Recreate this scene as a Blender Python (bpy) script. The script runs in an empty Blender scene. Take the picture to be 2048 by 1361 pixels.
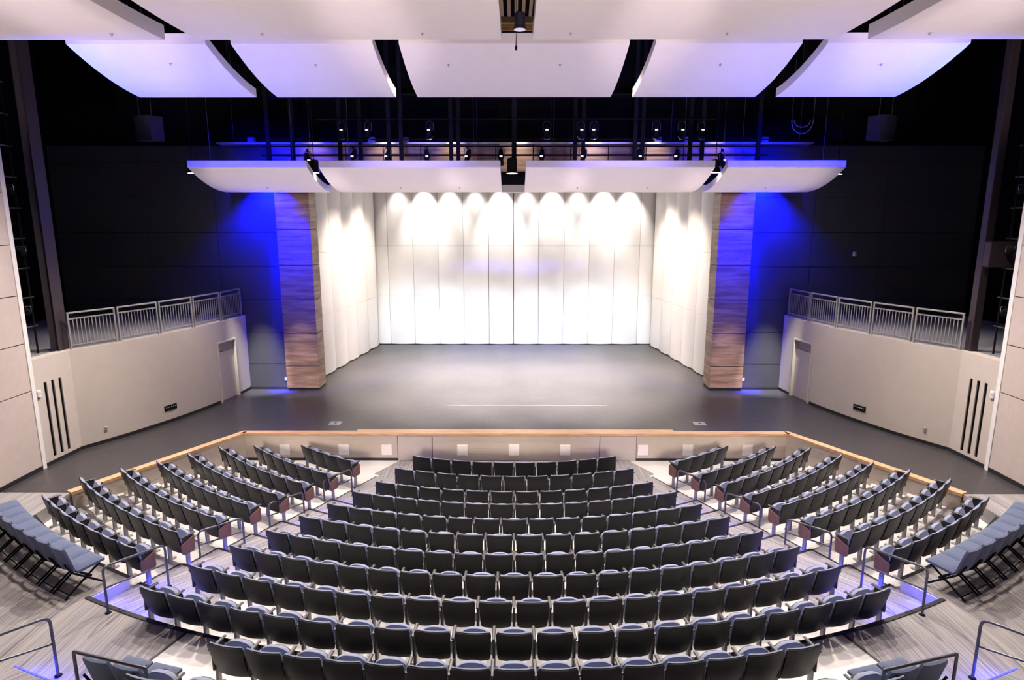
import bpy, math, random
from math import sin, cos, radians as R, pi, hypot, atan2
from mathutils import Vector, Matrix

random.seed(7)
SC = bpy.context.scene
COL = SC.collection

# ------------------------------------------------------------------ camera, world, exposure
CAM_Z = 7.35
cam_data = bpy.data.cameras.new('camera')
cam_data.sensor_width = 36.0
cam_data.lens = 1255.0 / 2048.0 * 36.0
cam_data.clip_end = 200
cam = bpy.data.objects.new('camera', cam_data)
COL.objects.link(cam)
cam.location = (0, 0, CAM_Z)
cam.rotation_euler = (R(90 - 10.85), 0, R(0.22))
SC.camera = cam

w = bpy.data.worlds.new('world')
SC.world = w
w.use_nodes = True
w.node_tree.nodes['Background'].inputs[0].default_value = (0.5, 0.5, 0.8, 1)
w.node_tree.nodes['Background'].inputs[1].default_value = 0.0

SC.view_settings.view_transform = 'Standard'
SC.view_settings.look = 'None'
SC.view_settings.gamma = 1.0
SC.view_settings.exposure = 0.0

WARM = (1.0, 0.88, 0.80)
NEUT = (1.0, 0.95, 0.91)
COOL = (0.78, 0.88, 1.0)
BLUE = (0.0, 0.002, 1.0)


def add_light(name, kind, loc, power, color, target=None, radius=0.1, size=None, angle=None, blend=0.5):
    d = bpy.data.lights.new(name, kind)
    d.energy = power
    d.color = color
    if kind == 'SPOT':
        d.spot_size = R(angle or 90)
        d.spot_blend = blend
        d.shadow_soft_size = radius
    elif kind == 'POINT':
        d.shadow_soft_size = radius
    elif kind == 'AREA':
        d.shape = 'RECTANGLE'
        d.size, d.size_y = size
        if angle:
            d.spread = R(angle)
    o = bpy.data.objects.new(name, d)
    COL.objects.link(o)
    o.location = loc
    if target is not None:
        v = Vector(target) - Vector(loc)
        o.rotation_euler = v.to_track_quat('-Z', 'Y').to_euler()
    else:
        o.rotation_euler = (0, 0, 0)
    return o


# house downlights hung between the ceiling clouds
for x in (-8.0, -2.7, 2.7, 8.0):
    add_light('house_downlight', 'SPOT', (x, 17.6, 11.4), 4600, WARM, (x * 1.02, 11.8, 0.6), 0.07, angle=92, blend=0.8)
for x in (-9.0, -3.0, 3.0, 9.0):
    add_light('house_downlight', 'SPOT', (x, 13.15, 11.2), 2000, WARM, (x * 1.0, 8.2, 0.8), 0.07, angle=90, blend=0.8)
# pendants in the gaps of the front cloud row
for x, y in ((-6.62, 21.4), (0.0, 21.4), (6.62, 21.4)):
    add_light('pendant_light', 'SPOT', (x, y, 8.80), 700, NEUT, (x, y - .8, 0), 0.12, angle=70, blend=0.7)
for s in (-1, 1):
    add_light('pendant_light', 'SPOT', (s * 11.15, 22.4, 8.86), 500, WARM, (s * 10.6, 19.5, 0), 0.12, angle=56, blend=0.7)
    add_light('forestage_downlight', 'SPOT', (s * 8.2, 18.7, 10.6), 3000, WARM, (s * 11.6, 18.4, 1.0), 0.16, angle=66, blend=0.9)
    add_light('pier_downlight', 'SPOT', (s * 7.5, 13.15, 11.2), 2000, WARM, (s * 12.4, 13.2, 3.0), 0.16, angle=80, blend=0.9)
# unseen cloud fill added below the camera, cut off above the far walls
for x in (-10.0, -5.0, 0, 5.0, 10.0):
    add_light('cloud_fill', 'SPOT', (x * .8, 0.6, 5.2), 4000, (1.0, 0.78, 0.82), (x * 1.0, 10.6, 10.9), 0.2, angle=34, blend=0.35)
for x, an in ((-8.4, 8.5), (-5.3, 11), (-2.0, 11), (2.0, 11), (5.3, 11), (8.4, 8.5)):
    add_light('front_cloud_fill', 'SPOT', (x * .9, 0.6, 5.2), 80, (1.0, 0.80, 0.84), (x, 21.8, 8.45), 0.15, angle=an, blend=0.6)  # added fill for the undersides of the front clouds, source out of view
for x in (-8.0, -4.0, 0.0, 4.0, 8.0):
    add_light('stage_lip_fill', 'SPOT', (x, 17.55, 0.3), 1500, (1.0, 0.80, 0.84), (x, 21.7, 8.8), 0.1, angle=34, blend=0.6)  # added lamps, no real footlights; they brighten the front clouds from below
# blue LED washes
for s in (-1, 1):
    add_light('blue_cloud_wash', 'SPOT', (s * 12.0, 13.4, 8.3), 4200, (0.03, 0.07, 1.0), (s * 8.9, 15.0, 10.6), 0.2, angle=80, blend=1.0)
    add_light('lilac_cloud_wash', 'SPOT', (s * 5, 0.6, 5.3), 3800, (.25, .22, 1.0), (s * 5.6, 15.1, 10.7), 0.2, angle=19, blend=1.0)
    add_light('blue_front_wash', 'SPOT', (s * 10.2, 17.3, 10.9), 8000, BLUE, (s * 8.9, 20.7, 9.1), 0.2, angle=55, blend=1.0)
    add_light('lilac_front_wash', 'SPOT', (s * 3.4, 17.5, 11.0), 1000, (.30, .24, 1.0), (s * 3.4, 20.6, 9.4), 0.2, angle=70, blend=1.0)
    add_light('blue_wall_grazer', 'SPOT', (s * 9.0, 23.2, 8.9), 22000, BLUE, (s * 8.95, 23.5, 0.9), 0.05, angle=110, blend=1.0)
    add_light('blue_wall_grazer', 'SPOT', (s * 8.92, 23.42, 8.6), 70000, BLUE, (s * 8.86, 23.58, 0.9), 0.04, angle=13, blend=1.0)
    add_light('blue_pillar_wash', 'SPOT', (s * 8.3, 22.35, 8.2), 4600, BLUE, (s * 8.25, 23.34, 6.4), 0.1, angle=64, blend=1.0)
    add_light('pillar_downlight', 'SPOT', (s * 7.9, 19.6, 10.7), 7000, WARM, (s * 8.1, 23.3, 1.2), 0.02, angle=14.5, blend=1.0)
    add_light('forestage_back_light', 'SPOT', (s * 9.5, 19.6, 10.7), 21000, NEUT, (s * 9.6, 23.5, 1.2), 0.02, angle=14, blend=1.0)
for x in (-7.2, -4.6, -2.2, 0.2, 2.8, 5, 7.2):
    add_light('catwalk_work_light', 'SPOT', (x, 22.5, 10.25), 85, WARM if abs(x) < 5.5 else (.4, .3, 1), (x, 23.3, 9.4), 0.1, angle=84, blend=1.0)
for x in (-9.6, -5.5, 5.5, 9.6):
    add_light('blue_ledge_wash', 'SPOT', (x, 22.6, 10.9), 80, BLUE, (x, 23.3, 10.0), 0.1, angle=120, blend=1.0)
# shell: a downlight in front of every rear panel, rows over the stage, front wash set unseen below the camera
SHELL_W = 1.295
powers = [420, 1700, 800, 420, 2300, 420, 1400, 460, 1800, 1100]
for i in range(10):
    x = -0.04 + (i - 4.5) * SHELL_W
    add_light('shell_scallop', 'SPOT', (x, 31.6, 9.7), powers[i], NEUT, (x, 32.6, 6.2), 0.06, angle=56, blend=0.8)
for x in (-5.2, -1.8, 1.8, 5.2):
    for y in (26.6, 29.3):
        add_light('stage_downlight', 'SPOT', (x, y, 9.9), 13000, (1.0, .87, .82), (x * .8, y - 1.6, 0.9), 0.12, angle=52, blend=0.8)
for s in (-1, 1):
    for y in (26.8, 29.6):
        add_light('shell_side_wash', 'SPOT', (s * 4.6, y, 9.75), 2600, (1.0, .88, .76), (s * 7.8, y + .6, 3.6), 0.1, angle=64, blend=1.0)
for x in (-5.4, -2.6, 0.0, 2.6, 5.4):
    add_light('front_wash', 'SPOT', (x * .6, 0.6, 5.4), 34000, COOL, (x * .95, 32.5, 1.35 + .08 * abs(x)), 0.1, angle=12, blend=1.0)
for x in (-6.6, -3.3, 0.0, 3.3, 6.6):
    add_light('stage_front_fill', 'SPOT', (x * .8, 0.6, 5.1), 13000, (1.0, .84, .74), (x, 18.4, 0.75), 1.5, angle=13, blend=1.0)  # fill spots added out of view to brighten the stage front wall
for x in (-3.2, 0.0, 3.2):
    add_light('apron_downlight', 'SPOT', (x, 17.7, 10.9), 26000, (1.0, .87, .80), (x * .9, 21.7, 0.9), 0.12, angle=35, blend=1.0)
# upper void: deck work light seen through the central gap
add_light('deck_work_light', 'POINT', (0.3, 17.8, 12.5), 130, (1.0, .75, .5), radius=0.1)

# ------------------------------------------------------------------ materials
MATS = {}


def mat(name, base=(.5, .5, .5), rough=.6, metal=0.0, emit=None, emit_s=0.0, var=0.0, vscale=8.0, bump=0.0, bscale=60.0, spec=.5, sheen=0.0, stretch=None):
    if name in MATS:
        return MATS[name]
    m = bpy.data.materials.new(name)
    m.use_nodes = True
    nt = m.node_tree
    b = nt.nodes['Principled BSDF']
    b.inputs['Base Color'].default_value = (*base, 1)
    b.inputs['Roughness'].default_value = rough
    b.inputs['Metallic'].default_value = metal
    b.inputs['Specular IOR Level'].default_value = spec
    if sheen:
        b.inputs['Sheen Weight'].default_value = sheen
    if emit:
        b.inputs['Emission Color'].default_value = (*emit, 1)
        b.inputs['Emission Strength'].default_value = emit_s
    if var or bump:
        tc = nt.nodes.new('ShaderNodeTexCoord')
        mp = nt.nodes.new('ShaderNodeMapping')
        if stretch:
            mp.inputs['Scale'].default_value = stretch
        nt.links.new(tc.outputs['Object'], mp.inputs[0])
    if var:
        n = nt.nodes.new('ShaderNodeTexNoise')
        n.inputs['Scale'].default_value = vscale
        n.inputs['Detail'].default_value = 4
        nt.links.new(mp.outputs[0], n.inputs['Vector'])
        cr = nt.nodes.new('ShaderNodeValToRGB')
        cr.color_ramp.elements[0].position = .3
        cr.color_ramp.elements[1].position = .7
        cr.color_ramp.elements[0].color = (*[c * (1 - var) for c in base], 1)
        cr.color_ramp.elements[1].color = (*[min(1, c * (1 + var)) for c in base], 1)
        nt.links.new(n.outputs['Fac'], cr.inputs[0])
        nt.links.new(cr.outputs[0], b.inputs['Base Color'])
    if bump:
        n2 = nt.nodes.new('ShaderNodeTexNoise')
        n2.inputs['Scale'].default_value = bscale
        n2.inputs['Detail'].default_value = 3
        nt.links.new(mp.outputs[0], n2.inputs['Vector'])
        bp = nt.nodes.new('ShaderNodeBump')
        bp.inputs['Strength'].default_value = bump
        bp.inputs['Distance'].default_value = .01
        nt.links.new(n2.outputs['Fac'], bp.inputs['Height'])
        nt.links.new(bp.outputs[0], b.inputs['Normal'])
    MATS[name] = m
    return m


def mat_layers(name, layers, rough=.6, rot=0.0, spec=.5, bump=0.0):
    """layers: list of (scale xyz, colour a, colour b, ramp lo, ramp hi, mix factor)"""
    m = bpy.data.materials.new(name)
    m.use_nodes = True
    nt = m.node_tree
    b = nt.nodes['Principled BSDF']
    b.inputs['Roughness'].default_value = rough
    b.inputs['Specular IOR Level'].default_value = spec
    tc = nt.nodes.new('ShaderNodeTexCoord')
    rt = nt.nodes.new('ShaderNodeMapping')
    rt.inputs['Rotation'].default_value = (0, 0, rot)
    nt.links.new(tc.outputs['Object'], rt.inputs[0])
    prev = None
    fac = None
    for sc, ca, cb, lo, hi, f in layers:
        mp = nt.nodes.new('ShaderNodeMapping')
        mp.inputs['Scale'].default_value = sc
        nt.links.new(rt.outputs[0], mp.inputs[0])
        n = nt.nodes.new('ShaderNodeTexNoise')
        n.inputs['Scale'].default_value = 1
        n.inputs['Detail'].default_value = 3
        nt.links.new(mp.outputs[0], n.inputs['Vector'])
        cr = nt.nodes.new('ShaderNodeValToRGB')
        cr.color_ramp.elements[0].position = lo
        cr.color_ramp.elements[1].position = hi
        cr.color_ramp.elements[0].color = (*ca, 1)
        cr.color_ramp.elements[1].color = (*cb, 1)
        nt.links.new(n.outputs['Fac'], cr.inputs[0])
        fac = n.outputs['Fac']
        if prev is None:
            prev = cr.outputs[0]
        else:
            mx = nt.nodes.new('ShaderNodeMix')
            mx.data_type = 'RGBA'
            mx.blend_type = 'MULTIPLY' if f < 0 else 'MIX'
            mx.inputs[0].default_value = abs(f)
            nt.links.new(prev, mx.inputs[6])
            nt.links.new(cr.outputs[0], mx.inputs[7])
            prev = mx.outputs[2]
    nt.links.new(prev, b.inputs['Base Color'])
    if bump:
        bp = nt.nodes.new('ShaderNodeBump')
        bp.inputs['Strength'].default_value = bump
        bp.inputs['Distance'].default_value = .005
        nt.links.new(fac, bp.inputs['Height'])
        nt.links.new(bp.outputs[0], b.inputs['Normal'])
    MATS[name] = m
    return m


BEIGE = mat('beige_paint', (.50, .445, .385), .75, var=.03, vscale=3)
BEIGE_BLOCK = mat('beige_block', (.52, .45, .38), .7, var=.04, vscale=4, bump=.1, bscale=30)
PANEL_TAN = mat('tan_wall_panel', (.50, .43, .38), .8, var=.04, vscale=6, bump=.15, bscale=120)
TRIM_W = mat('white_trim', (.72, .70, .67), .6, var=.03)
DARKWALL = mat('charcoal_wall_panel', (.036, .036, .044), .7, var=.05, vscale=5, bump=.1, bscale=90)
BLACKWALL = mat('black_paint', (.004, .004, .005), .9, var=.2, vscale=4, spec=.03)
BLACKBASE = mat('black_vinyl_base', (.012, .012, .014), .5, var=.1)
BLACKMETAL = mat('black_metal', (.007, .007, .009), .7, var=.15, spec=.06)
CONCRETE = mat('sealed_concrete', (.62, .60, .57), .5, var=.08, vscale=1.6, bump=.05, bscale=25)
CLOUDW = mat('cloud_white', (.80, .77, .76), .75, var=.015, vscale=3)
SHELLW = mat('shell_offwhite', (.76, .735, .70), .55, var=.02, vscale=2)
SEATSHELL = mat('black_plastic', (.0055, .0055, .0075), .42, var=.1, vscale=20, bump=.06, bscale=220, spec=.3)
FABRIC = mat('slate_blue_fabric', (.235, .265, .385), .9, var=.14, vscale=160, bump=.25, bscale=300, sheen=.2)
FABRIC2 = mat('steel_blue_fabric', (.088, .112, .190), .9, var=.10, vscale=160, bump=.25, bscale=300, sheen=.2)
ARMRES = mat('charcoal_armrest', (.045, .045, .05), .45, var=.1)
STEELG = mat('grey_standard', (.022, .022, .026), .5, var=.1)
BONE = mat('bone_steel', (.30, .29, .28), .5, var=.05)
ENDWOOD = mat('reddish_end_panel', (.16, .078, .062), .5, var=.2, vscale=18, stretch=(1, 1, .15))
RAILP = mat('grey_painted_rail', (.11, .11, .13), .4, .6, var=.08)
RAILB = mat('grey_balcony_rail', (.34, .33, .33), .4, .4, var=.06)
BALFLOOR = mat('grey_balcony_floor', (.19, .19, .20), .7, var=.1, vscale=3)
SILVER = mat('bright_metal', (.8, .8, .8), .25, 1.0, var=.05)
DOORP = mat('taupe_door', (.47, .42, .38), .5, var=.03)
DOORF = mat('cream_door_frame', (.60, .56, .46), .5, var=.03)
COLB = mat('plum_brown_steel', (.032, .021, .024), .6, var=.1, vscale=3)
LENS = mat('lamp_lens', (.9, .9, .9), .3, emit=(1, .95, .88), emit_s=9.0, var=.02)
GLINT = mat('yoke_glint', (.9, .85, .8), .3, emit=(1, .85, .7), emit_s=2.2, var=.02)  # glow stands in for bright reflections on the spotlight yokes
BLUELED = mat('blue_led', (.1, .1, .9), .4, emit=(.01, .02, 1), emit_s=4.0, var=.02)
BLUEBOX = mat('blue_grey_box', (.16, .17, .32), .6, var=.1)
WHITEPL = mat('white_plastic', (.75, .74, .72), .5, var=.02)
LOUVER = mat('white_louver', (.86, .83, .80), .5, var=.03)
GREYBAR = mat('galvanised_bar', (.45, .45, .47), .4, .6, var=.1)
DECK = mat('tan_roof_deck', (.30, .22, .16), .7, var=.1)
SPEAKERM = mat('dark_speaker', (.03, .03, .045), .6, var=.1)
ROPEM = mat('black_cable', (.04, .04, .06), .5, var=.1)
STAGEF = mat_layers('black_stage_floor', [((.5, .5, 1), (.030, .028, .030), (.044, .041, .041), .35, .65, 1),
                                          ((3, 26, 1), (.026, .025, .028), (.060, .056, .055), .35, .75, .35),
                                          ((2.2, 46, 1), (.045, .043, .045), (.60, .57, .55), .60, .70, .10),
                                          ((26, 4, 1), (.045, .043, .045), (.65, .62, .6), .65, .72, .10)], .34, spec=.45)
CARPET = mat_layers('striped_carpet', [((58, .2, 1), (.21, .195, .185), (.42, .39, .365), .42, .58, 1),
                                       ((120, .45, 1), (.10, .11, .13), (.44, .41, .38), .42, .56, .5),
                                       ((6, .9, 1), (.82, .82, .86), (1, 1, 1), .3, .7, -1)], .95, spec=.1)
AISLE_L = mat_layers('aisle_carpet_a', [((58, .3, 1), (.20, .185, .185), (.40, .37, .355), .42, .58, 1),
                                        ((120, .6, 1), (.10, .11, .14), (.42, .39, .37), .42, .56, .5)], .95, rot=R(42), spec=.1)
AISLE_R = mat_layers('aisle_carpet_b', [((58, .3, 1), (.20, .185, .185), (.40, .37, .355), .42, .58, 1),
                                        ((120, .6, 1), (.10, .11, .14), (.42, .39, .37), .42, .56, .5)], .95, rot=R(-42), spec=.1)
PILWOOD = mat_layers('pillar_wood', [((2.2, 2.2, 26), (.26, .16, .105), (.42, .275, .19), .34, .66, 1),
                                     ((3, 3, 90), (.24, .14, .09), (.50, .34, .24), .3, .7, .4),
                                     ((.6, .6, 7), (.55, .5, .48), (1, 1, 1), .38, .62, -1)], .5)
MAPLE = mat_layers('maple_lip', [((2.5, 30, 30), (.56, .33, .17), (.72, .47, .28), .35, .65, 1),
                                 ((.8, 8, 8), (.8, .75, .7), (1, 1, 1), .3, .7, -1)], .4)


# ------------------------------------------------------------------ mesh builder
class MB:
    def __init__(s):
        s.v, s.f = [], []

    def add(s, vs, fs):
        o = len(s.v)
        s.v += [tuple(p) for p in vs]
        s.f += [tuple(i + o for i in q) for q in fs]

    def box(s, x0, x1, y0, y1, z0, z1, M=None):
        vs = [(x, y, z) for x in (x0, x1) for y in (y0, y1) for z in (z0, z1)]
        if M is not None:
            vs = [M @ Vector(p) for p in vs]
        s.add(vs, [(0, 1, 3, 2), (4, 6, 7, 5), (0, 4, 5, 1), (2, 3, 7, 6), (0, 2, 6, 4), (1, 5, 7, 3)])
        return s

    def rbox(s, x0, x1, y0, y1, z0, z1, b=.01, M=None):
        """box with chamfered edges"""
        c = Vector(((x0 + x1) / 2, (y0 + y1) / 2, (z0 + z1) / 2))
        h = Vector(((x1 - x0) / 2, (y1 - y0) / 2, (z1 - z0) / 2))
        b = min(b, min(h) * .9)
        vs, idx = [], {}
        for sx in (-1, 1):
            for sy in (-1, 1):
                for sz in (-1, 1):
                    for ax in range(3):
                        p = [h.x - b, h.y - b, h.z - b]
                        p[ax] = h[ax]
                        q = Vector((c.x + sx * p[0], c.y + sy * p[1], c.z + sz * p[2]))
                        idx[(sx, sy, sz, ax)] = len(vs)
                        vs.append(M @ q if M is not None else q)
        fs = []
        for ax in range(3):
            a, d = [(1, 2), (2, 0), (0, 1)][ax]
            for sg in (-1, 1):
                q = []
                for (u, v) in ((-1, -1), (1, -1), (1, 1), (-1, 1)):
                    k = [0, 0, 0]
                    k[ax] = sg
                    k[a] = u
                    k[d] = v
                    q.append(idx[(*k, ax)])
                fs.append(tuple(q if sg > 0 else q[::-1]))
        for ax in range(3):
            a, d = [(1, 2), (2, 0), (0, 1)][ax]
            for u in (-1, 1):
                for v in (-1, 1):
                    k0, k1 = [0, 0, 0], [0, 0, 0]
                    k0[ax], k1[ax] = -1, 1
                    k0[a] = k1[a] = u
                    k0[d] = k1[d] = v
                    fs.append((idx[(*k0, a)], idx[(*k1, a)], idx[(*k1, d)], idx[(*k0, d)]))
        for sx in (-1, 1):
            for sy in (-1, 1):
                for sz in (-1, 1):
                    fs.append((idx[(sx, sy, sz, 0)], idx[(sx, sy, sz, 1)], idx[(sx, sy, sz, 2)]))
        s.add(vs, fs)
        return s

    def tube(s, pts, r, n=8, closed=False):
        pts = [Vector(p) for p in pts]
        m = len(pts)
        rings = []
        up = Vector((0, 0, 1))
        prev = None
        for i, p in enumerate(pts):
            if closed:
                t = pts[(i + 1) % m] - pts[i - 1]
            else:
                t = (pts[min(i + 1, m - 1)] - pts[max(i - 1, 0)])
            t.normalize()
            if prev is None:
                a = t.cross(up)
                if a.length < 1e-3:
                    a = t.cross(Vector((1, 0, 0)))
                a.normalize()
            else:
                a = prev - t * prev.dot(t)
                a.normalize()
            prev = a
            b = t.cross(a)
            rr = r[i] if isinstance(r, (list, tuple)) else r
            rings.append([p + (a * cos(2 * pi * k / n) + b * sin(2 * pi * k / n)) * rr for k in range(n)])
        vs = [q for ring in rings for q in ring]
        fs = []
        for i in range(m if closed else m - 1):
            j = (i + 1) % m
            for k in range(n):
                fs.append((i * n + k, i * n + (k + 1) % n, j * n + (k + 1) % n, j * n + k))
        if not closed:
            fs.append(tuple(range(n))[::-1])
            fs.append(tuple((m - 1) * n + k for k in range(n)))
        s.add(vs, fs)
        return s

    def lathe(s, prof, M=None, n=20):
        """prof: list of (radius, z)"""
        vs = []
        for (r, z) in prof:
            for k in range(n):
                p = Vector((r * cos(2 * pi * k / n), r * sin(2 * pi * k / n), z))
                vs.append(M @ p if M is not None else p)
        fs = []
        for i in range(len(prof) - 1):
            for k in range(n):
                fs.append((i * n + k, i * n + (k + 1) % n, (i + 1) * n + (k + 1) % n, (i + 1) * n + k))
        fs.append(tuple(range(n))[::-1])
        fs.append(tuple((len(prof) - 1) * n + k for k in range(n)))
        s.add(vs, fs)
        return s

    def prism(s, poly, z0, z1):
        n = len(poly)
        vs = [(x, y, z0) for x, y in poly] + [(x, y, z1) for x, y in poly]
        s.add(vs, [tuple(range(n))[::-1], tuple(range(n, 2 * n))] + [(i, (i + 1) % n, n + (i + 1) % n, n + i) for i in range(n)])
        return s

    def grid(s, fn, nu, nv, thick=None, flip=False):
        """fn(u,v) in 0..1 gives a point; with thick (a vector fn or vector) closes to a solid"""
        P = [[Vector(fn(i / nu, j / nv)) for i in range(nu + 1)] for j in range(nv + 1)]
        W = nu + 1
        vs = [p for row in P for p in row]
        fs = [(j * W + i, j * W + i + 1, (j + 1) * W + i + 1, (j + 1) * W + i) for j in range(nv) for i in range(nu)]
        if thick is not None:
            off = len(vs)
            for j in range(nv + 1):
                for i in range(nu + 1):
                    t = thick(i / nu, j / nv) if callable(thick) else thick
                    vs.append(P[j][i] + Vector(t))
            fs2 = [tuple(q + off for q in f[::-1]) for f in fs]
            ed = [(j * W, (j + 1) * W) for j in range(nv)][::-1]
            loop = [i for i in range(nu)] + [j * W + nu for j in range(nv)] + [nv * W + i for i in range(nu, 0, -1)] + [j * W for j in range(nv, 0, -1)]
            L = len(loop)
            fs = fs + fs2 + [(loop[(k + 1) % L], loop[k], loop[k] + off, loop[(k + 1) % L] + off) for k in range(L)]
        if flip:
            fs = [f[::-1] for f in fs]
        s.add(vs, fs)
        return s

    def mesh(s, name, m, smooth=False):
        me = bpy.data.meshes.new(name)
        me.from_pydata(s.v, [], s.f)
        me.update()
        import bmesh
        bm = bmesh.new()
        bm.from_mesh(me)
        bmesh.ops.recalc_face_normals(bm, faces=bm.faces)
        bm.to_mesh(me)
        bm.free()
        me.materials.append(m)
        if smooth:
            for p in me.polygons:
                p.use_smooth = True
            try:
                me.set_sharp_from_angle(angle=R(40))
            except Exception:
                pass
        return me

    def build(s, name, m, parent=None, smooth=False, loc=None, rotz=0.0):
        o = bpy.data.objects.new(name, s.mesh(name, m, smooth))
        COL.objects.link(o)
        if parent is not None:
            o.parent = parent
        if loc is not None:
            o.location = loc
        if rotz:
            o.rotation_euler = (0, 0, rotz)
        return o


def tag(o, label, cat, group=None, kind=None):
    o['label'] = label
    o['category'] = cat
    if group:
        o['group'] = group
    if kind:
        o['kind'] = kind
    return o


def thing(name, label, cat, loc=(0, 0, 0), rotz=0.0, group=None):
    o = bpy.data.objects.new(name, None)
    COL.objects.link(o)
    o.location = loc
    o.rotation_euler = (0, 0, rotz)
    o.empty_display_size = .1
    return tag(o, label, cat, group)


def struct(o):
    o['kind'] = 'structure'
    return o


def dup(root, loc, rotz, label, group=None):
    r = root.copy()
    COL.objects.link(r)
    r.location = loc
    r.rotation_euler = (0, 0, rotz)
    r['label'] = label
    if group:
        r['group'] = group
    for ch in list(root.children):
        c = ch.copy()
        COL.objects.link(c)
        c.parent = r
        for g in list(ch.children):
            d = g.copy()
            COL.objects.link(d)
            d.parent = c
    return r


ORD = ['zeroth', 'first', 'second', 'third', 'fourth', 'fifth', 'sixth', 'seventh', 'eighth', 'ninth', 'tenth', 'eleventh', 'twelfth', 'thirteenth',
       'fourteenth', 'fifteenth', 'sixteenth', 'seventeenth', 'eighteenth', 'nineteenth', 'twentieth', 'twenty-first']

# ------------------------------------------------------------------ layout constants
ZS = 0.88                    # stage and cross aisle level; the pit floor is 0
CY = 24.825                  # centre of the seating arcs lies on the stage axis
FL = [0, 0, 0, .06, .15, .24, .33, .43, .54, .66]
RC = [8.66, 9.60, 10.53, 11.35, 12.27, 13.14, 14.04, 14.92, 15.85, 16.78]
BOUND = [5.0] + [r - .04 for r in RC[:9]] + [16.70]


def pol(rad, ang_deg, z=0.0):
    a = R(ang_deg)
    return (rad * sin(a), CY - rad * cos(a), z)


def side_x(y):
    t = 23.6 - y
    return 10.25 + .07 * t + .0385 * t * t


def sector(mb, r0, r1, a0, a1, z0, z1, n=24):
    p = [pol(r0, a0 + (a1 - a0) * i / n)[:2] for i in range(n + 1)] + [pol(r1, a1 + (a0 - a1) * i / n)[:2] for i in range(n + 1)]
    nn = len(p)
    vs = [(x, y, z0) for x, y in p] + [(x, y, z1) for x, y in p]
    fs = []
    for i in range(n):
        j = nn - 1 - i
        fs.append((i, i + 1, j - 1, j))
        fs.append((nn + i, nn + j, nn + j - 1, nn + i + 1))
    fs += [(i, (i + 1) % nn, nn + (i + 1) % nn, nn + i) for i in range(nn)]
    mb.add(vs, fs)


# ------------------------------------------------------------------ floors
mb = MB()
for k in range(10):
    r0, r1 = BOUND[k], BOUND[k + 1]
    if k == 9:
        sector(mb, r0, r1, -26.4, 26.4, -.3, FL[k])
    elif k == 8:
        sector(mb, r0, r1, -26.4, 26.4, -.3, FL[k])
        sector(mb, r0, 15.98, -44, -26.4, -.3, FL[k])
        sector(mb, r0, 15.98, 26.4, 44, -.3, FL[k])
    else:
        sector(mb, r0, r1, -56, 56, -.3, FL[k], 48)
struct(mb.build('floor', CONCRETE))

stage_poly = [(-10.72, 14.16), (-8.36, 18.5), (8.42, 18.5), (10.78, 14.16), (12.6, 14.16), (12.62, 17.0), (17, 17), (17, 36), (-17, 36), (-17, 17), (-12.58, 17.0), (-12.52, 14.16)]
o = MB().prism(stage_poly, -.3, ZS).build('floor_stage', STAGEF)
struct(o)

ca = [(-10.72, 14.15), (-10.72, 12.95)]
for i in range(13):
    ca.append(pol(15.98, -42.0 + (42.0 - 26.4) * i / 12)[:2])
for i in range(25):
    ca.append(pol(16.71, -26.4 + 52.8 * i / 24)[:2])
for i in range(13):
    ca.append(pol(15.98, 26.4 + (42.0 - 26.4) * i / 12)[:2])
ca += [(10.78, 12.95), (10.78, 14.15), (13.2, 14.15), (13.2, 2.0), (-13.2, 2.0), (-13.2, 14.15)]
struct(MB().prism(ca, -.3, ZS - .004).build('floor_cross_aisle', CARPET))
for q, nm in ((-1, 'left'), (1, 'right')):
    mb = MB()
    e0, e1 = sorted((q * 26.32, q * 26.42))
    sector(mb, 15.99, 16.70, e0, e1, FL[8], ZS - .02, 2)
    struct(mb.build('trim_riser_' + nm, CONCRETE))
# carpet cut-outs lie a few millimetres over the slab
mb = MB()
sector(mb, 16.74, 18.27, -18.1, 18.1, ZS - .02, ZS + .004, 24)
struct(mb.build('floor_concrete_strip', CONCRETE))
mb = MB()
sector(mb, 18.27, 20.5, -18.1, 18.1, ZS - .05, 1.05, 24)
struct(mb.build('floor_upper_tier', CONCRETE))
# dark edge strips where the carpet stops
mb = MB()
sector(mb, 16.67, 16.74, -26.5, 26.5, ZS - .03, ZS + .012, 40)
for s in (-1, 1):
    a0, a1 = sorted((s * 26.4, s * 42.0))
    sector(mb, 15.95, 16.01, a0, a1, ZS - .03, ZS + .010, 14)
    a0, a1 = sorted((s * 18.1, s * 18.25))
    sector(mb, 16.74, 18.3, a0, a1, ZS - .02, ZS + .010, 2)
struct(mb.build('trim_carpet_edge', BLACKBASE))
# front carpet between the stage wall and the first row, then one strip of carpet per aisle tread
mb = MB()
sector(mb, 6.3, 8.52, -29.0, 29.0, -.02, .006, 20)
sector(mb, 8.5, 9.5, -27.4, 27.4, -.02, .005, 16)
struct(mb.build('floor_front_carpet', CARPET))
for s, m_ in ((-1, AISLE_L), (1, AISLE_R)):
    mb = MB()
    nb = MB()
    for k in range(1, 10):
        a0, a1 = sorted((s * 20.4, s * (27.8 - .14 * k if k < 9 else 26.4)))
        sector(mb, BOUND[k] - (.0 if k > 3 else 0), BOUND[k + 1], a0, a1, FL[k] - .02, FL[k] + .006, 6)
        e0, e1 = sorted((s * (27.8 - .14 * k), s * (28.0 - .14 * k)))
        if k < 9:
            sector(nb, BOUND[k], BOUND[k + 1], e0, e1, FL[k] - .02, FL[k] + .010, 2)
        a0, a1 = sorted((s * 21.3, s * (27.8 - .14 * k if k < 9 else 26.4)))
        if k >= 3:
            sector(nb, BOUND[k] - .03, BOUND[k] + .03, a0, a1, FL[k] - .03, FL[k] + .010, 6)
    struct(mb.build('floor_aisle_carpet', m_))
    struct(nb.build('trim_aisle_nosing', BLACKBASE))

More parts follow.
